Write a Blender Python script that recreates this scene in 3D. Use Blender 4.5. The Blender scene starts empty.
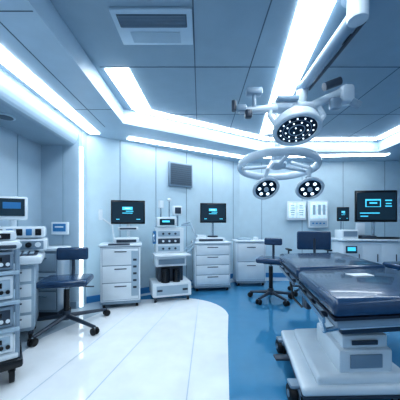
import bpy, bmesh, math
from mathutils import Vector, Matrix, Euler
scene=bpy.context.scene
scene.view_settings.view_transform='Standard'
try: scene.view_settings.look='Medium High Contrast'
except Exception: scene.view_settings.look='None'
scene.view_settings.exposure=0.08

# ---------- materials ----------
def mat(name,col,rough=0.4,metal=0.0,var=0.03,scale=6.0,emit=None,es=0.0,coat=0.0):
    m=bpy.data.materials.new(name); m.use_nodes=True
    nt=m.node_tree; b=nt.nodes['Principled BSDF']
    b.inputs['Roughness'].default_value=rough; b.inputs['Metallic'].default_value=metal
    b.inputs['Coat Weight'].default_value=coat
    tc=nt.nodes.new('ShaderNodeTexCoord'); n=nt.nodes.new('ShaderNodeTexNoise')
    n.inputs['Scale'].default_value=scale; n.inputs['Detail'].default_value=3
    nt.links.new(tc.outputs['Object'],n.inputs['Vector'])
    r=nt.nodes.new('ShaderNodeValToRGB')
    r.color_ramp.elements[0].position=0.3; r.color_ramp.elements[1].position=0.7
    r.color_ramp.elements[0].color=[max(0,c*(1-var)) for c in col]+[1]
    r.color_ramp.elements[1].color=[min(1,c*(1+var)) for c in col]+[1]
    nt.links.new(n.outputs['Fac'],r.inputs['Fac']); nt.links.new(r.outputs['Color'],b.inputs['Base Color'])
    if emit:
        b.inputs['Emission Color'].default_value=list(emit)+[1]; b.inputs['Emission Strength'].default_value=es
    return m
M=dict(
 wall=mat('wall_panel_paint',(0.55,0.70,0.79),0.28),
 wall2=mat('wall_panel_dark',(0.38,0.50,0.60),0.35),  # darker blue-grey for the left walls and equipment panels
 seam=mat('panel_seam',(0.25,0.36,0.45),0.6),
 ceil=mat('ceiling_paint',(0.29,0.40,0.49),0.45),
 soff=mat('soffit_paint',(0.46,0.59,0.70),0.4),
 cseam=mat('ceiling_seam',(0.09,0.14,0.19),0.6),
 floor=mat('vinyl_floor_grey',(0.50,0.60,0.68),0.09),
 fwhite=mat('vinyl_floor_white',(0.90,0.94,0.97),0.10,coat=0.5),
 fblue=mat('vinyl_floor_blue',(0.06,0.26,0.46),0.10,coat=0.5),
 fseam=mat('floor_weld',(0.52,0.61,0.69),0.4),
 white=mat('equipment_white',(0.76,0.84,0.90),0.25),
 grey=mat('equipment_grey',(0.25,0.34,0.43),0.3),
 dgrey=mat('equipment_dark_grey',(0.04,0.06,0.09),0.35),
 black=mat('black_plastic',(0.008,0.011,0.016),0.25),
 rubber=mat('caster_rubber',(0.008,0.010,0.013),0.5),
 steel=mat('brushed_steel',(0.50,0.58,0.65),0.22,0.95),
 navy=mat('navy_vinyl_upholstery',(0.022,0.062,0.135),0.24,0,0.08,20,coat=0.3),
 navyd=mat('navy_seam',(0.006,0.015,0.035),0.5),
 lampw=mat('surgical_lamp_housing',(0.55,0.64,0.72),0.2),
 lampd=mat('lamp_lens_dark',(0.012,0.03,0.055),0.12),
 led=mat('led',(0.9,0.95,1),0.3,emit=(0.75,0.9,1),es=1.6),
 strip=mat('led_strip',(1,1,1),0.3,emit=(0.88,0.95,1.0),es=9.5),
 wstrip=mat('wall_led',(1,1,1),0.3,emit=(0.85,0.95,1.0),es=2.5),
 cyan=mat('screen_cyan',(0.1,0.5,0.6),0.3,emit=(0.06,0.50,0.75),es=1.0),
 scr=mat('screen_dark',(0.01,0.02,0.03),0.12,emit=(0.008,0.028,0.05),es=0.6),
 xray=mat('xray_viewer_glow',(0.7,0.85,0.9),0.3,emit=(0.55,0.8,0.95),es=0.35,var=0.3,scale=14),
 blue=mat('blue_accent',(0.04,0.22,0.48),0.35),
 paper=mat('paper',(0.85,0.9,0.93),0.7),
 vent=mat('vent_dark',(0.09,0.14,0.19),0.5),
)
# ---------- builder ----------
class B:
    def __init__(s,name,loc=(0,0,0),rz=0.0):
        s.name=name; s.bm=bmesh.new(); s.mats=[]; s.loc=Vector(loc); s.rz=rz
    def mi(s,k):
        if k not in s.mats: s.mats.append(k)
        return s.mats.index(k)
    def add(s,t,k,mtx=None):
        if mtx is not None: bmesh.ops.transform(t,matrix=mtx,verts=t.verts)
        i=s.mi(k)
        for f in t.faces: f.material_index=i; f.smooth=True
        me=bpy.data.meshes.new('t'); t.to_mesh(me); t.free()
        s.bm.from_mesh(me); bpy.data.meshes.remove(me)
    def box(s,c,size,k,bev=0.0,rot=(0,0,0),seg=2):
        t=bmesh.new(); bmesh.ops.create_cube(t,size=1)
        bmesh.ops.scale(t,vec=size,verts=t.verts)
        if bev>0: bmesh.ops.bevel(t,geom=t.edges[:],offset=min(bev,min(size)*0.45),segments=seg,profile=0.5,affect='EDGES')
        s.add(t,k,Matrix.Translation(c)@Euler(rot).to_matrix().to_4x4())
    def cyl(s,p,q,r,k,r2=None,seg=20,bev=0):
        p=Vector(p);q=Vector(q);d=q-p
        t=bmesh.new(); bmesh.ops.create_cone(t,cap_ends=True,segments=seg,radius1=r,radius2=r if r2 is None else r2,depth=d.length)
        if bev>0:
            es=[e for e in t.edges if len(e.link_faces)==2 and any(len(f.verts)>4 for f in e.link_faces)]
            bmesh.ops.bevel(t,geom=es,offset=bev,segments=2,profile=0.5,affect='EDGES')
        s.add(t,k,Matrix.Translation((p+q)/2)@d.to_track_quat('Z','Y').to_matrix().to_4x4())
    def tube(s,pts,r,k,seg=10):
        for a,b in zip(pts[:-1],pts[1:]): s.cyl(a,b,r,k,seg=seg)
        for a in pts[1:-1]: s.sph(a,(r,r,r),k,10)
    def sph(s,c,rad,k,seg=16):
        t=bmesh.new(); bmesh.ops.create_uvsphere(t,u_segments=seg,v_segments=max(6,seg//2),radius=1)
        s.add(t,k,Matrix.Translation(c)@Matrix.Diagonal((rad[0],rad[1],rad[2],1)))
    def tor(s,c,R,r,k,axis=(0,0,1),n=40,m=10,flat=1.0):
        t=bmesh.new(); rings=[]
        for i in range(n):
            a=2*math.pi*i/n; ring=[]
            for j in range(m):
                b=2*math.pi*j/m; rr=R+r*math.cos(b)
                ring.append(t.verts.new((rr*math.cos(a),rr*math.sin(a),r*flat*math.sin(b))))
            rings.append(ring)
        for i in range(n):
            for j in range(m):
                t.faces.new((rings[i][j],rings[(i+1)%n][j],rings[(i+1)%n][(j+1)%m],rings[i][(j+1)%m]))
        s.add(t,k,Matrix.Translation(c)@Vector(axis).to_track_quat('Z','Y').to_matrix().to_4x4())
    def prism(s,poly,z0,z1,k,bev=0.0,seg=3):
        t=bmesh.new(); lo=[t.verts.new((x,y,z0)) for x,y in poly]; f=t.faces.new(lo)
        r=bmesh.ops.extrude_face_region(t,geom=[f]); vs=[v for v in r['geom'] if isinstance(v,bmesh.types.BMVert)]
        for v in vs: v.co.z=z1
        bmesh.ops.recalc_face_normals(t,faces=t.faces)
        if bev>0: bmesh.ops.bevel(t,geom=t.edges[:],offset=bev,segments=seg,profile=0.5,affect='EDGES')
        s.add(t,k)
    def face(s,pts,k):
        t=bmesh.new(); t.faces.new([t.verts.new(p) for p in pts]); s.add(t,k)
    def caster(s,x,y,r=0.045,k='rubber'):
        s.cyl((x-0.018,y,r),(x+0.018,y,r),r,k,seg=16,bev=0.006)
        s.cyl((x-0.02,y,r),(x+0.02,y,r),r*0.45,'grey',seg=10)
        s.box((x,y,r*1.75),(0.05,0.06,r*0.7),'dgrey',0.01)
        s.cyl((x,y,r*1.8),(x,y,r*2.6),0.012,'steel',seg=8)
    def done(s):
        me=bpy.data.meshes.new(s.name); s.bm.to_mesh(me); s.bm.free()
        for k in s.mats: me.materials.append(M[k])
        me.set_sharp_from_angle(angle=math.radians(35))
        o=bpy.data.objects.new(s.name,me); scene.collection.objects.link(o)
        o.location=s.loc; o.rotation_euler=(0,0,s.rz); return o

def seg_box(b,p,q,w,z0,z1,k):
    p=Vector((p[0],p[1],0));q=Vector((q[0],q[1],0));d=q-p
    b.box(((p.x+q.x)/2,(p.y+q.y)/2,(z0+z1)/2),(d.length,w,z1-z0),k,0,(0,0,math.atan2(d.y,d.x)))

# ---------- room ----------
YF=-1.6
b=B('floor'); b.prism([(-2.5,YF),(5.3,YF),(5.3,5.9),(-2.5,5.9)],-0.06,0,'floor'); b.done()
b=B('floor_inlay')
arc=[]
for i in range(13):
    a=math.radians(90*i/12)
    arc.append((-0.32+0.70*math.cos(a),3.35+0.75*math.sin(a)))
white=[(0.0,YF),(0.2,1.7),(0.30,2.7)]+arc+[(-0.95,4.02),(-1.3,3.6),(-1.7,2.7),(-1.7,YF)]
b.prism(white,0.0,0.003,'fwhite')
blue=[(0.0,YF),(5.2,YF),(5.2,5.3),(0.9,5.3),(-0.4,4.6),(-1.25,4.02),(-0.95,4.02)]+arc[::-1]+[(0.30,2.7),(0.2,1.7)]
b.prism(blue,0.0,0.0025,'fblue')
for p,q in [((-0.85,1.5),(-0.34,4.05)),((-0.1,1.6),(-0.02,4.0)),((-1.35,1.2),(-0.85,4.0))]:
    seg_box(b,p,q,0.009,0.003,0.0045,'fseam')
b.done()
ZL,ZM,ZU=2.36,2.6,2.8
def wall(name,p,q,h,k='wall',t=0.08,side=1):
    b=B(name); d=(Vector(q)-Vector(p)); n=Vector((-d.y,d.x)).normalized()*t*side
    b.prism([p,q,(q[0]+n.x,q[1]+n.y),(p[0]+n.x,p[1]+n.y)],0,h,k); return b
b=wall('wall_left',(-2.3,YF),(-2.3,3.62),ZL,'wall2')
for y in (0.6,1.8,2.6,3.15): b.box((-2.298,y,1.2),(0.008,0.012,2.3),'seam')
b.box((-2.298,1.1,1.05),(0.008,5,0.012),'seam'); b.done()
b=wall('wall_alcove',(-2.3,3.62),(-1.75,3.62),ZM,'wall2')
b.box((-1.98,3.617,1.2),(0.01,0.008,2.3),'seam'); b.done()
P0=Vector((-1.75,3.85)); P1=Vector((0.9,5.7)); P2=Vector((5.2,5.5))
b=wall('wall_alcove_return',(-1.748,3.71),(-1.748,3.95),ZM,'wall'); b.done()
b=wall('wall_back_left',P0,P1,ZM)
d=(P1-P0); n=Vector((d.y,-d.x)).normalized()
for t in (0.16,0.36,0.56,0.76,0.94):
    c=P0+d*t+n*0.002
    b.box((c.x,c.y,1.3),(0.010,0.008,2.6),'seam',0,(0,0,math.atan2(d.y,d.x)))
b.done()
b=wall('wall_back',P1,P2,ZM)
for x in (1.4,2.3,3.2,4.1): b.box((x,5.7-0.2*(x-0.9)/4.3-0.002,1.3),(0.010,0.008,2.6),'seam')
b.done()
b=wall('wall_right',(5.2,5.5),(5.2,YF),ZM); b.done()
b=B('baseboard_back'); seg_box(b,P0+n*0.01,P1+n*0.01,0.02,0.0,0.1,'blue'); seg_box(b,P1-Vector((0,0.012)),P2-Vector((0,0.012)),0.02,0,0.1,'blue'); b.done()
b=B('baseboard_left'); seg_box(b,(-2.29,YF),(-2.29,3.6),0.02,0,0.1,'grey'); seg_box(b,(-2.28,3.61),(-1.78,3.61),0.02,0,0.1,'grey'); b.done()

b=B('ceiling')
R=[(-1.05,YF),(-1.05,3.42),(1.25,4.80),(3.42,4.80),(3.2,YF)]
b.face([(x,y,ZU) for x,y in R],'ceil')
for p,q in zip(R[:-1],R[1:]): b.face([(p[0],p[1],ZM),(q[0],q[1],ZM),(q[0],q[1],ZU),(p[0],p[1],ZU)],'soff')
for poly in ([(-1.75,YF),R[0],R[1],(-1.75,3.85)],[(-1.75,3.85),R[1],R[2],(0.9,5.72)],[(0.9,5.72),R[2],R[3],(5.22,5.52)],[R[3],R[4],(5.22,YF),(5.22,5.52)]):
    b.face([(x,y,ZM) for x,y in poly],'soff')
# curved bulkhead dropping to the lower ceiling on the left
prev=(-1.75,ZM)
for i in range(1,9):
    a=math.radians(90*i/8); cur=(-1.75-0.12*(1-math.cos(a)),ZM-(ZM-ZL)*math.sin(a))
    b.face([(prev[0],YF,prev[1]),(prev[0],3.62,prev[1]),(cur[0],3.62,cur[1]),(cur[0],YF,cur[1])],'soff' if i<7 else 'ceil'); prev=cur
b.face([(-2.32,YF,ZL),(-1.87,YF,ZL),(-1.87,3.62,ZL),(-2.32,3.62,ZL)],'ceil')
for p,q in [((-0.05,YF),(-0.05,3.95)),((0.5,YF),(0.5,4.3)),((2.0,YF),(2.0,4.75)),((2.7,YF),(2.7,4.75)),((-1.0,2.5),(0.75,2.5)),((1.15,2.5),(3.2,2.5)),((-0.6,3.6),(3.2,3.6)),((-1.0,1.4),(3.2,1.4))]:
    seg_box(b,p,q,0.010,ZU-0.002,ZU+0.002,'cseam')
for p,q in [((-1.75,1.6),(-1.07,1.6)),((-1.75,3.0),(-1.07,3.0)),((-1.35,YF),(-1.35,3.55))]:
    seg_box(b,p,q,0.008,ZM-0.002,ZM+0.002,'cseam')
b.done()

def strip(name,pts,w,z,k='strip'):
    b=B(name)
    for p,q in zip(pts[:-1],pts[1:]):
        seg_box(b,p,q,w,z-0.012,z-0.001,k)
    b.done()
strip('ceiling_light_strip',[(-1.60,YF),(-1.60,3.80)],0.15,ZM)
strip('ceiling_light_strip',[(-1.15,4.0),(0.9,5.2),(3.75,5.0)],0.13,ZM)
strip('ceiling_light_strip',[(-0.84,2.52),(-0.80,3.42)],0.24,ZU)
strip('ceiling_light_strip',[(-0.86,3.42),(1.27,4.66),(3.30,4.66),(3.08,YF)],0.12,ZU)
strip('ceiling_light_strip',[(0.36,YF),(1.18,4.36)],0.25,ZU)
b=B('wall_light_strip'); b.box((-1.71,3.60,1.18),(0.04,0.03,2.3),'wstrip'); b.done()

b=B('ceiling_air_vent',(-0.36,1.98,ZU-0.003))
b.box((0,0,-0.008),(0.60,0.36,0.02),'soff',0.004)
b.box((0,-0.08,-0.019),(0.52,0.12,0.006),'vent'); b.box((0,0.09,-0.019),(0.40,0.12,0.006),'wall2')
for i in range(9): b.box((0,-0.13+i*0.013,-0.024),(0.50,0.004,0.008),'grey')
b.done()
b=B('ceiling_speaker',(-2.04,2.62,ZL)); b.cyl((0,0,-0.015),(0,0,0),0.09,'wall'); b.cyl((0,0,-0.02),(0,0,-0.014),0.07,'vent'); b.done()
c=P0+d*0.515+n*0.03
b=B('wall_vent_panel',(c.x,c.y,2.15),math.atan2(d.y,d.x))
b.box((0,0,0),(0.52,0.04,0.46),'grey',0.01); b.box((0,-0.022,0),(0.46,0.01,0.40),'vent')
for i in range(10): b.box((0,-0.03,-0.17+i*0.038),(0.45,0.006,0.006),'dgrey')
b.done()

# ---------- equipment ----------
def monitor(b,c,w,h,rz=0,lines=True,tilt=0):
    cx,cy,cz=c
    b.box((cx,cy,cz),(w,0.035,h),'black',0.008,(tilt,0,rz))
    R_=Euler((tilt,0,rz)).to_matrix()
    def loc(x,y,z): v=R_@Vector((x,y,z)); return (cx+v.x,cy+v.y,cz+v.z)
    b.box(loc(0,-0.019,0),(w*0.92,0.004,h*0.86),'scr',0,(tilt,0,rz))
    if lines:
        for i,(x,z,lw,lh) in enumerate([(-0.02,0.16,0.30,0.13),(0.04,0.04,0.22,0.03),(-0.02,-0.04,0.30,0.03),(-0.3,-0.3,0.1,0.03),(0.3,-0.3,0.12,0.03)]):
            b.box(loc(x*w,-0.022,z*h),(lw*w,0.003,h*lh),'cyan',0,(tilt,0,rz))
        b.box(loc(-0.02*w,-0.024,0.16*h),(0.16*w,0.003,h*0.05),'paper',0,(tilt,0,rz))

def cart_body(b,w,dp,h,drawers=4,base=0.09):
    b.box((0,0,base+(h-base)/2),(w,dp,h-base),'white',0.02)
    b.box((0,0,h+0.012),(w+0.04,dp+0.04,0.035),'white',0.012)
    b.box((0,0,h-0.012),(w+0.005,dp+0.005,0.01),'grey',0.002)
    b.box((0,0,base-0.01),(w+0.01,dp+0.01,0.04),'grey',0.01)
    hh=(h-base-0.06)/drawers
    for i in range(drawers):
        z=base+0.03+hh*(i+0.5)
        b.box((0,-dp/2-0.002,z),(w-0.05,0.006,hh),'grey',0.001)
        b.box((0,-dp/2-0.006,z),(w-0.06,0.014,hh-0.012),'white',0.004)
        b.box((0.0,-dp/2-0.016,z+hh*0.30),(w*0.30,0.012,0.014),'dgrey',0.004)
    for sx in (-1,1):
        for sy in (-1,1): b.caster(sx*(w/2-0.05),sy*(dp/2-0.05),0.032)

b=B('monitor_cart',(-1.20,3.82,0),math.radians(14))
cart_body(b,0.56,0.40,0.90,3)
b.box((0.20,-0.211,0.5),(0.10,0.01,0.66),'wall2',0.005)
for z in (0.3,0.4,0.5,0.6,0.7): b.box((0.20,-0.218,z),(0.05,0.008,0.03),'dgrey',0.002)
b.box((0.08,-0.03,0.97),(0.36,0.26,0.09),'white',0.015); b.box((0.08,-0.162,0.97),(0.28,0.01,0.04),'dgrey')
b.box((-0.02,-0.17,0.925),(0.30,0.12,0.018),'dgrey',0.005)
b.cyl((0.1,0.05,1.0),(0.1,0.05,1.35),0.025,'white'); b.box((0.1,0.02,1.15),(0.30,0.2,0.05),'white',0.01); b.box((0.1,-0.082,1.15),(0.24,0.01,0.025),'dgrey')
monitor(b,(0.1,-0.02,1.40),0.50,0.36,0)
b.tube([(-0.1,0.05,0.9),(-0.14,0.05,1.2),(-0.30,0.0,1.32)],0.014,'white'); b.cyl((-0.30,0,1.28),(-0.30,0,1.44),0.03,'white')
b.done()

b=B('anesthesia_machine',(-0.50,4.13,0),math.radians(18))
b.box((0,0,0.19),(0.62,0.46,0.22),'white',0.02); b.box((0,-0.235,0.19),(0.5,0.01,0.14),'wall2',0.005)
for x in (-0.2,0.2): b.box((x,-0.245,0.19),(0.08,0.01,0.03),'dgrey',0.003)
for sx in (-1,1):
    for sy in (-1,1): b.caster(sx*0.26,sy*0.18,0.03)
b.box((0,0.05,0.42),(0.40,0.32,0.26),'dgrey',0.02)
b.cyl((-0.1,-0.16,0.30),(-0.1,-0.16,0.52),0.07,'black'); b.cyl((0.08,-0.16,0.30),(0.08,-0.16,0.5),0.06,'black')
b.box((0,0.03,0.62),(0.5,0.38,0.16),'white',0.02); b.box((0,-0.165,0.62),(0.42,0.01,0.08),'grey')
b.box((0,-0.12,0.73),(0.56,0.36,0.03),'white',0.008)
b.box((0,0.08,0.95),(0.46,0.26,0.42),'white',0.02)
for r_ in range(3):
    b.box((-0.02,-0.055,0.82+r_*0.12),(0.36,0.01,0.085),'wall2' if r_!=1 else 'dgrey',0.004)
    for c_ in range(3): b.cyl((-0.12+c_*0.1,-0.058,0.82+r_*0.12),(-0.12+c_*0.1,-0.08,0.82+r_*0.12),0.018,'white' if r_==1 else 'dgrey',seg=12)
b.box((-0.06,0.0,1.25),(0.32,0.18,0.16),'white',0.02); b.box((-0.06,-0.095,1.25),(0.24,0.01,0.10),'scr'); b.box((-0.08,-0.101,1.26),(0.12,0.004,0.03),'cyan')
b.box((0.13,0.02,1.44),(0.15,0.12,0.16),'white',0.02); b.cyl((0.13,0.02,1.18),(0.13,0.02,1.36),0.02,'steel'); b.box((0.13,-0.045,1.44),(0.1,0.01,0.1),'dgrey')
b.cyl((-0.14,0.05,1.3),(-0.14,0.05,1.56),0.012,'steel'); b.cyl((-0.14,0.02,1.48),(-0.14,0.02,1.60),0.045,'white')
b.cyl((0.0,0.05,1.3),(0.0,0.05,1.62),0.010,'steel'); b.sph((0.0,0.05,1.62),(0.04,0.04,0.03),'white')
for k in range(2):
    pts=[(0.22,-0.1,0.7+0.1*k),(0.34,-0.22,0.85+0.05*k),(0.38,-0.2,1.05),(0.33,-0.1,1.2+0.05*k),(0.2,0.0,1.2)]
    b.tube(pts,0.016,'wall2')
b.tor((-0.27,-0.02,1.0),0.07,0.012,'steel',(1,0,0.1)); b.cyl((-0.25,0,0.9),(-0.25,0,1.1),0.03,'blue')
b.done()

b=B('monitor_cart',(0.20,4.72,0),math.radians(8))
cart_body(b,0.66,0.42,0.86,4)
b.box((-0.02,0,0.92),(0.54,0.3,0.08),'white',0.015); b.box((-0.02,-0.155,0.92),(0.44,0.01,0.035),'dgrey')
b.box((-0.18,0.0,0.98),(0.16,0.2,0.05),'white',0.01)
b.cyl((0.05,0.05,0.95),(0.05,0.05,1.35),0.02,'steel'); b.cyl((0.05,0.05,0.965),(0.05,0.05,0.99),0.1,'dgrey')
monitor(b,(0.05,0.0,1.42),0.50,0.37)
b.done()
b=B('supply_cart',(0.99,5.08,0),math.radians(2))
cart_body(b,0.58,0.42,0.86,2)
b.box((-0.1,0.0,0.90),(0.26,0.22,0.05),'wall2',0.01); b.cyl((0.15,0.02,0.88),(0.15,0.02,0.94),0.05,'white')
b.done()

def stool(name,loc,rz,R,hs,sw,sd,back,arms=False,bh=0.14,bw=0.7):
    b=B(name,loc,rz)
    for i in range(5):
        a=math.radians(90+72*i+14); ex,ey=R*math.cos(a),R*math.sin(a)
        b.cyl((0,0,0.13),(ex,ey,0.085),0.028,'dgrey',0.018,seg=10)
        for s_ in (-1,1):
            ox,oy=-math.sin(a)*0.022*s_,math.cos(a)*0.022*s_
            b.cyl((ex+ox*0.4,ey+oy*0.4,0.04),(ex+ox*1.6,ey+oy*1.6,0.04),0.04,'rubber',seg=14,bev=0.006)
        b.cyl((ex,ey,0.04),(ex,ey,0.09),0.012,'steel',seg=8)
    b.cyl((0,0,0.09),(0,0,0.19),0.055,'dgrey',0.04)
    b.cyl((0,0,0.19),(0,0,hs-0.14),0.032,'black'); b.cyl((0,0,hs-0.16),(0,0,hs-0.08),0.018,'steel')
    b.box((0,0,hs-0.085),(sw*0.5,sd*0.5,0.03),'dgrey',0.01)
    b.box((0,0,hs-0.04),(sw,sd,0.08),'navy',0.035,seg=4)
    b.tube([(0.1,-0.05,hs-0.1),(sw*0.5+0.05,-0.06,hs-0.11)],0.008,'dgrey')
    if back:
        by=sd/2+0.05
        b.tube([(0,sd*0.2,hs-0.09),(0,by,hs-0.08),(0,by+0.03,hs+0.05),(0,by+0.01,back-bh*0.4)],0.02,'dgrey')
        b.box((0,by-0.01,back-bh/2),(sw*bw,0.06,bh),'navy',0.028,seg=4)
    if arms:
        for s_ in (-1,1):
            b.tube([(s_*sw*0.3,0,hs-0.09),(s_*(sw/2+0.05),0,hs-0.08),(s_*(sw/2+0.05),0,hs+0.14)],0.014,'dgrey')
            b.box((s_*(sw/2+0.05),0,hs+0.15),(0.06,sd*0.55,0.03),'black',0.012)
    b.done()
stool('rolling_stool',(-1.60,3.00,0),math.radians(12),0.49,0.585,0.54,0.42,0.92,bh=0.16)
stool('rolling_stool',(1.14,4.02,0),math.radians(-25),0.34,0.68,0.42,0.38,0.98,bh=0.12)
stool('office_chair',(1.88,4.35,0),math.radians(175),0.32,0.62,0.56,0.46,1.10,True,0.30,0.95)
stool('office_chair',(2.90,3.45,0),math.radians(190),0.32,0.68,0.50,0.42,1.06,False,0.26,0.9)

b=B('xray_light_box',(2.15,5.58,1.50)); b.box((0,0,0),(0.42,0.06,0.42),'white',0.012)
for x in (-0.095,0.095):
    b.box((x,-0.033,0.01),(0.17,0.006,0.33),'xray')
    for i in range(5): b.box((x,-0.038,0.11-0.05*i),(0.10-0.012*abs(i-2),0.004,0.014),'grey')
b.done()
b=B('xray_light_box',(2.62,5.56,1.42)); b.box((0,0,0),(0.44,0.06,0.60),'white',0.012)
b.box((0,-0.033,0.09),(0.37,0.006,0.36),'xray'); b.box((0,-0.033,-0.2),(0.37,0.006,0.12),'wall2')
for x in (-0.1,0.02,0.12): b.box((x,-0.038,0.1),(0.06,0.004,0.22 if x else 0.1),'wall2')
for i in range(4): b.box((-0.12+i*0.08,-0.038,-0.2),(0.04,0.006,0.03),'blue')
b.done()
b=B('imaging_workstation',(3.12,4.75,0),math.radians(-4))
b.box((0,0,0.5),(1.0,0.45,0.78),'white',0.02); b.box((0,0,0.08),(1.02,0.47,0.08),'grey',0.01)
b.box((0,0,0.92),(1.1,0.55,0.04),'white',0.012)
for i in range(3):
    b.box((-0.32+0.32*i,-0.23,0.5),(0.29,0.012,0.68),'white',0.006); b.box((-0.22+0.32*i,-0.24,0.6),(0.014,0.016,0.14),'dgrey',0.004)
b.box((-0.36,-0.232,0.74),(0.26,0.03,0.2),'white',0.01); b.box((-0.36,-0.25,0.75),(0.2,0.006,0.13),'dgrey',0.002); b.box((-0.36,-0.255,0.76),(0.14,0.006,0.07),'cyan')
b.box((-0.34,-0.02,1.02),(0.30,0.3,0.17),'white',0.02); b.box((-0.34,-0.175,1.03),(0.24,0.01,0.1),'grey')
b.box((-0.02,-0.1,0.97),(0.26,0.2,0.06),'dgrey',0.01); b.box((0.3,-0.12,0.96),(0.42,0.16,0.03),'black',0.008)
b.cyl((0.22,0.1,0.94),(0.22,0.1,1.4),0.03,'steel'); b.cyl((0.22,0.05,0.94),(0.22,0.05,0.96),0.14,'dgrey')
monitor(b,(0.22,0.02,1.55),0.76,0.60,0,False)
for x,z,w_,h_ in ((0.16,1.61,0.28,0.15),(0.44,1.66,0.12,0.025),(0.44,1.60,0.10,0.02),(0.44,1.55,0.12,0.02),(0.10,1.42,0.36,0.02),(0.0,1.36,0.14,0.02)): b.box((x,-0.003,z),(w_,0.004,h_),'cyan')
b.box((0.16,-0.006,1.60),(0.24,0.004,0.11),'scr'); b.box((0.16,-0.009,1.61),(0.14,0.004,0.03),'cyan')
b.cyl((-0.38,0.1,1.05),(-0.38,0.1,1.4),0.014,'steel'); monitor(b,(-0.38,0.02,1.40),0.22,0.27)
b.box((-0.1,-0.05,1.12),(0.16,0.03,0.22),'white',0.01)
b.done()

# ---------- left side ----------
b=B('wall_base_cabinet',(-2.07,3.42,0),0)
b.box((0,0,0.47),(0.42,0.32,0.80),'grey',0.01); b.box((0,0,0.89),(0.44,0.36,0.04),'white',0.008); b.box((0,0,0.04),(0.40,0.28,0.08),'dgrey')
for i in range(3): b.box((0,-0.165,0.22+0.25*i),(0.38,0.012,0.23),'wall2',0.005); b.box((0,-0.178,0.28+0.25*i),(0.16,0.014,0.016),'steel',0.003)
b.done()
b=B('wall_control_panel',(-2.00,3.58,1.16)); b.box((0,0,0),(0.24,0.05,0.18),'white',0.01); b.box((0,-0.028,0.01),(0.18,0.006,0.11),'blue'); b.box((0.0,-0.032,0.02),(0.12,0.006,0.02),'white'); b.done()
b=B('ultrasound_machine',(-2.00,2.72,0),math.radians(28))
b.box((0,0,0.46),(0.38,0.42,0.70),'wall2',0.03)
for i in range(4): b.box((0,-0.214,0.22+0.16*i),(0.32,0.012,0.13),'white',0.006); b.box((0,-0.226,0.25+0.16*i),(0.16,0.012,0.014),'dgrey',0.003)
for sx in (-1,1):
    for sy in (-1,1): b.caster(sx*0.15,sy*0.16,0.045)
b.box((0.02,-0.06,0.86),(0.48,0.5,0.09),'white',0.03); b.box((0.02,-0.1,0.915),(0.38,0.34,0.02),'dgrey',0.006,(0.1,0,0))
for i in range(6):
    for j in range(3): b.box((-0.12+0.056*i,-0.2+0.06*j,0.922+0.006*j),(0.04,0.04,0.014),'wall2',0.004,(0.1,0,0))
b.box((0.04,0.05,1.00),(0.50,0.3,0.13),'white',0.02); b.box((0.04,-0.105,1.00),(0.44,0.01,0.09),'grey')
for i in range(5):
    b.cyl((-0.13+i*0.085,-0.11,1.005),(-0.13+i*0.085,-0.135,1.005),0.028,'black' if i%2 else 'white',seg=16)
b.box((0.04,0.05,1.14),(0.46,0.28,0.12),'white',0.02)
for i in range(5): b.box((-0.13+i*0.085,-0.093,1.14),(0.055,0.012,0.07),'black' if i%2==0 else 'blue',0.004)
b.cyl((-0.04,0.1,1.18),(-0.04,0.1,1.34),0.03,'white')
b.box((-0.04,0.05,1.40),(0.28,0.06,0.26),'white',0.02); b.box((-0.04,0.017,1.41),(0.23,0.008,0.19),'scr'); b.box((-0.04,0.012,1.43),(0.16,0.006,0.07),'blue')
b.done()
b=B('endoscopy_tower',(-1.75,1.97,0),math.radians(38))
for sx in (-1,1):
    for sy in (-1,1):
        b.caster(sx*0.21,sy*0.18,0.06)
        b.box((sx*0.245,sy*0.2,0.62),(0.03,0.03,0.95),'grey',0.006)
b.box((0,0,0.16),(0.56,0.52,0.07),'black',0.02)
b.box((0,0,0.215),(0.50,0.46,0.04),'white',0.01)
for i,z in enumerate((0.42,0.63,0.86)): b.box((0,0,z),(0.52,0.48,0.03),'wall2',0.01)
for z,h,kk in ((0.32,0.15,'white'),(0.52,0.16,'grey'),(0.745,0.18,'white'),(0.95,0.14,'grey')):
    b.box((0,0,z),(0.44,0.42,h),kk,0.012)
    b.box((0,-0.213,z),(0.40,0.01,h*0.7),'dgrey' if kk=='grey' else 'wall2',0.004)
    b.box((0.02,-0.219,z+h*0.12),(0.26,0.006,h*0.22),'black',0.002)
    b.box((-0.03,-0.223,z+h*0.12),(0.08,0.004,h*0.08),'cyan')
    for x in (0.10,0.145,0.185): b.cyl((x,-0.215,z-h*0.16),(x,-0.235,z-h*0.16),0.014,'white' if kk=='grey' else 'black',seg=12)
b.box((0,0,1.07),(0.54,0.48,0.07),'white',0.03)
b.box((0.02,-0.23,1.06),(0.44,0.04,0.03),'dgrey',0.01)
b.box((0.02,-0.03,1.14),(0.44,0.34,0.08),'white',0.025); b.box((0.02,-0.205,1.14),(0.36,0.01,0.045),'black')
for i in range(4): b.cyl((-0.02+0.05*i,-0.208,1.14),(-0.02+0.05*i,-0.225,1.14),0.014,'white',seg=10)
b.tube([(-0.02,0.1,1.16),(-0.02,0.1,1.33),(0.0,0.02,1.38)],0.028,'white')
b.box((-0.10,0,1.47),(0.36,0.08,0.32),'white',0.035,(0,0,-0.3)); b.box((-0.11,-0.045,1.47),(0.30,0.012,0.24),'scr',0.004,(0,0,-0.3))
b.done()

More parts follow.
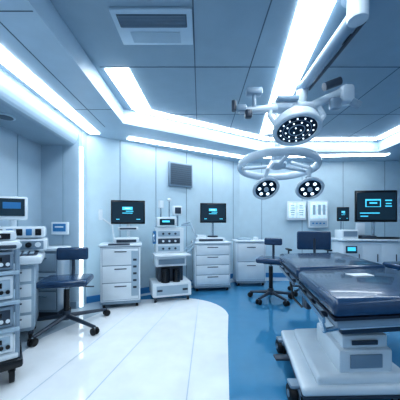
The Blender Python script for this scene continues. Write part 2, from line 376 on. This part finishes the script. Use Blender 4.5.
# ---------- operating table ----------
b=B('operating_table')
near=[(0.68,1.27),(1.55,1.37),(1.68,2.22),(0.81,2.07)]
far=[(0.815,2.10),(1.685,2.25),(1.78,3.22),(0.965,3.05)]
b.prism(near,0.755,0.85,'navy',0.032,4); b.prism(far,0.77,0.865,'navy',0.032,4)
def inset(poly,k):
    cx=sum(p[0] for p in poly)/4; cy=sum(p[1] for p in poly)/4
    return [(cx+(x-cx)*k,cy+(y-cy)*k) for x,y in poly]
b.prism(inset(near,0.985),0.742,0.757,'navyd'); b.prism(inset(far,0.985),0.755,0.772,'navyd')
b.prism(inset(near,0.93),0.69,0.743,'grey',0.008,2); b.prism(inset(far,0.93),0.70,0.756,'grey',0.008,2)
for p,q in (((0.675,1.36),(0.80,2.02)),((0.815,2.16),(0.95,2.98)),((1.60,1.45),(1.71,2.18)),((1.72,2.3),(1.80,3.15))):
    seg_box(b,p,q,0.014,0.70,0.73,'steel')
    for t in (0.15,0.5,0.85):
        x=p[0]+(q[0]-p[0])*t; y=p[1]+(q[1]-p[1])*t; s_=1 if p[0]<1.2 else -1
        b.box((x+0.025*s_,y,0.715),(0.05,0.03,0.03),'dgrey',0.005)
b.prism([(0.80,1.42),(1.40,1.50),(1.50,2.55),(0.98,2.50)],0.63,0.69,'white',0.012,2)
b.prism([(0.86,1.52),(1.36,1.58),(1.42,2.28),(0.98,2.24)],0.56,0.635,'dgrey',0.012,2)
b.prism([(0.98,1.70),(1.24,1.72),(1.30,2.10),(1.05,2.08)],0.38,0.57,'steel',0.012,2)
b.prism([(0.95,1.67),(1.27,1.69),(1.33,2.13),(1.02,2.11)],0.40,0.49,'white',0.015,2)
b.prism([(0.92,1.65),(1.29,1.67),(1.35,2.15),(0.99,2.13)],0.24,0.40,'white',0.018,2)
b.box((1.10,1.652,0.33),(0.22,0.01,0.09),'grey',0.004,(0,0,0.06))
b.box((1.10,1.668,0.445),(0.18,0.008,0.03),'dgrey',0.003,(0,0,0.06))
b.prism([(0.66,1.60),(1.42,1.62),(1.50,2.50),(0.80,2.46)],0.105,0.125,'dgrey',0.005,2)
b.prism([(0.655,1.595),(1.425,1.615),(1.505,2.505),(0.795,2.465)],0.125,0.19,'white',0.022,3)
b.prism([(0.76,1.62),(1.38,1.64),(1.44,2.40),(0.88,2.36)],0.18,0.25,'white',0.025,3)
for x,y in ((0.71,1.70),(0.815,2.38),(1.36,1.70),(1.42,2.40)):
    b.cyl((x-0.035,y,0.06),(x-0.008,y,0.06),0.06,'rubber',seg=20,bev=0.008)
    b.cyl((x+0.008,y,0.06),(x+0.035,y,0.06),0.06,'rubber',seg=20,bev=0.008)
    b.cyl((x-0.039,y,0.06),(x+0.039,y,0.06),0.025,'grey'); b.box((x,y,0.105),(0.09,0.1,0.03),'grey',0.012)
for x,y in ((0.64,1.74),(0.765,2.40)):
    b.cyl((x-0.025,y,0.06),(x+0.025,y,0.06),0.06,'rubber',seg=20,bev=0.008); b.cyl((x-0.029,y,0.06),(x+0.029,y,0.06),0.024,'grey'); b.box((x+0.02,y,0.125),(0.09,0.09,0.03),'grey',0.012)
b.box((0.68,2.05,0.14),(0.14,0.08,0.02),'dgrey',0.008); b.tube([(0.83,2.3,0.7),(0.86,2.3,0.55),(0.9,2.2,0.5)],0.01,'black')
b.box((0.83,1.95,0.64),(0.04,0.09,0.12),'dgrey',0.01)
b.tube([(0.70,1.45,0.70),(0.72,1.45,0.62),(0.85,1.5,0.62)],0.014,'steel')
b.prism([(1.13,1.83),(1.29,1.85),(1.28,1.93),(1.11,1.91)],0.851,0.856,'paper')
b.done()

# ---------- surgical lamps ----------
def leds(b,c,r,axis,counts):
    q=Vector(axis).normalized().to_track_quat('Z','Y')
    for cnt,rr,sz in counts:
        for i in range(cnt):
            a=2*math.pi*i/cnt; v=q@Vector((rr*r*math.cos(a),rr*r*math.sin(a),0)); p=Vector(c)+v; ax=Vector(axis).normalized()
            b.cyl(p,p+ax*0.008,sz,'led',seg=10)
b=B('surgical_light')
H=Vector((0.97,2.52,2.22)); ax=Vector((-0.03,-0.36,-0.93)).normalized()
b.cyl(H+ax*0.05,H-ax*0.05,0.235,'lampw',0.215,seg=40,bev=0.02)
b.cyl(H-ax*0.05,H-ax*0.11,0.205,'grey',0.15,seg=36,bev=0.01)
b.cyl(H-ax*0.11,H-ax*0.17,0.14,'lampw',0.09,seg=28,bev=0.01)
b.cyl(H+ax*0.048,H+ax*0.056,0.195,'lampd',seg=40)
b.tor(H+ax*0.05,0.213,0.026,'lampw',ax,48,10)
b.tor(H+ax*0.056,0.075,0.006,'grey',ax,32,8); b.tor(H+ax*0.056,0.135,0.003,'grey',ax,32,6)
leds(b,H+ax*0.056,0.19,ax,[(14,0.84,0.007),(9,0.56,0.007),(3,0.2,0.007)])
b.box((0.97,2.60,2.44),(0.50,0.16,0.08),'lampw',0.035,(0,0,0.0),3)
b.box((0.88,2.56,2.49),(0.22,0.18,0.05),'grey',0.02)
b.tube([(0.73,2.55,2.43),(0.70,2.52,2.32),(0.76,2.52,2.23)],0.024,'lampw')
b.tube([(1.21,2.55,2.43),(1.25,2.52,2.32),(1.19,2.52,2.23)],0.024,'lampw')
b.cyl((0.97,2.56,2.32),(0.97,2.58,2.46),0.06,'lampw',bev=0.01)
b.cyl((0.78,2.55,2.41),(0.39,2.50,2.36),0.040,'lampw',0.032,bev=0.006)
b.box((0.41,2.50,2.38),(0.10,0.10,0.07),'grey',0.02); b.cyl((0.34,2.50,2.36),(0.34,2.50,2.46),0.024,'dgrey'); 
b.box((0.54,2.50,2.55),(0.16,0.10,0.07),'grey',0.02); b.cyl((0.54,2.5,2.40),(0.54,2.5,2.54),0.02,'grey')
b.box((0.48,2.48,2.32),(0.07,0.07,0.08),'dgrey',0.015)
b.cyl((1.16,2.56,2.44),(1.44,2.50,2.56),0.05,'lampw',0.04,bev=0.006)
b.box((1.46,2.50,2.52),(0.13,0.12,0.18),'lampw',0.035); b.cyl((1.50,2.48,2.45),(1.58,2.47,2.40),0.035,'grey')
b.box((1.34,2.48,2.42),(0.10,0.08,0.12),'grey',0.025); b.cyl((1.24,2.5,2.60),(1.40,2.5,2.66),0.04,'dgrey')
b.cyl((1.04,2.58,2.46),(1.05,2.56,2.62),0.055,'lampw',bev=0.008); b.sph((1.05,2.56,2.63),(0.07,0.07,0.06),'grey')
b.cyl((1.05,2.56,2.63),(1.06,1.68,2.66),0.046,'grey',0.052,bev=0.01)
b.cyl((1.12,2.56,2.61),(1.13,1.72,2.63),0.014,'dgrey')
b.cyl((1.06,1.68,2.60),(1.06,1.68,2.79),0.065,'lampw',bev=0.01); b.cyl((1.06,1.68,2.77),(1.06,1.68,2.798),0.10,'lampw',seg=32)
b.done()
b=B('ceiling_camera_dome',(1.18,2.05,2.798)); b.cyl((0,0,-0.03),(0,0,0),0.085,'lampw',seg=28,bev=0.008); b.sph((0,0,-0.035),(0.055,0.055,0.05),'black'); b.done()
b=B('surgical_light')
C=Vector((1.04,3.35,2.0)); nx,ny=0.03,0.12
b.tor(C,0.50,0.036,'lampw',(nx,ny,1),64,12,1.5)
b.cyl(C+Vector((0,0,0.1)),(1.04,3.35,2.798),0.035,'lampw'); b.cyl((1.04,3.35,2.72),(1.04,3.35,2.798),0.09,'lampw',seg=28)
b.cyl(C+Vector((0,0,0.02)),C+Vector((0,0,0.20)),0.10,'grey',0.07,bev=0.01)
b.sph(C+Vector((0,0,0.02)),(0.12,0.12,0.07),'lampw')
for a in (20,160,270):
    a=math.radians(a); dx,dy=0.5*math.cos(a),0.5*math.sin(a)
    b.cyl(C,C+Vector((dx,dy,-dx*nx-dy*ny)),0.024,'lampw')
b.tube([C+Vector((-0.1,-0.1,0.02)),C+Vector((-0.2,-0.25,-0.1)),C+Vector((-0.22,-0.2,-0.2))],0.024,'lampw')
b.tube([C+Vector((0.15,-0.1,0.02)),C+Vector((0.32,-0.25,-0.08)),C+Vector((0.33,-0.2,-0.2))],0.024,'lampw')
for ox in (-0.22,0.33):
    h=C+Vector((ox,-0.22,-0.32)); a2=Vector((0.1 if ox<0 else -0.1,-0.7,-0.7)).normalized()
    b.cyl(h+a2*0.02,h-a2*0.05,0.165,'lampw',0.12,seg=32,bev=0.012)
    b.cyl(h+a2*0.02,h+a2*0.026,0.135,'lampd',seg=32); b.tor(h+a2*0.02,0.15,0.020,'lampw',a2,40,8)
    leds(b,h+a2*0.026,0.14,a2,[(6,0.62,0.020)]); b.cyl(h+a2*0.02,h+a2*0.05,0.03,'lampw',seg=14)
    b.cyl(h-a2*0.05,h+Vector((0,0.05,0.14)),0.03,'grey')
b.done()

# ---------- world & camera ----------
w=bpy.data.worlds.new('world'); scene.world=w; w.use_nodes=True
w.node_tree.nodes['Background'].inputs[0].default_value=(0.6,0.8,1,1); w.node_tree.nodes['Background'].inputs[1].default_value=0.45
cd=bpy.data.cameras.new('camera'); cam=bpy.data.objects.new('camera',cd); scene.collection.objects.link(cam)
cam.location=(0,0,1.25); cam.rotation_euler=(math.radians(90),0,0); cd.lens=22.5; cd.sensor_width=36; cd.shift_y=0.055; cd.clip_start=0.02
scene.camera=cam
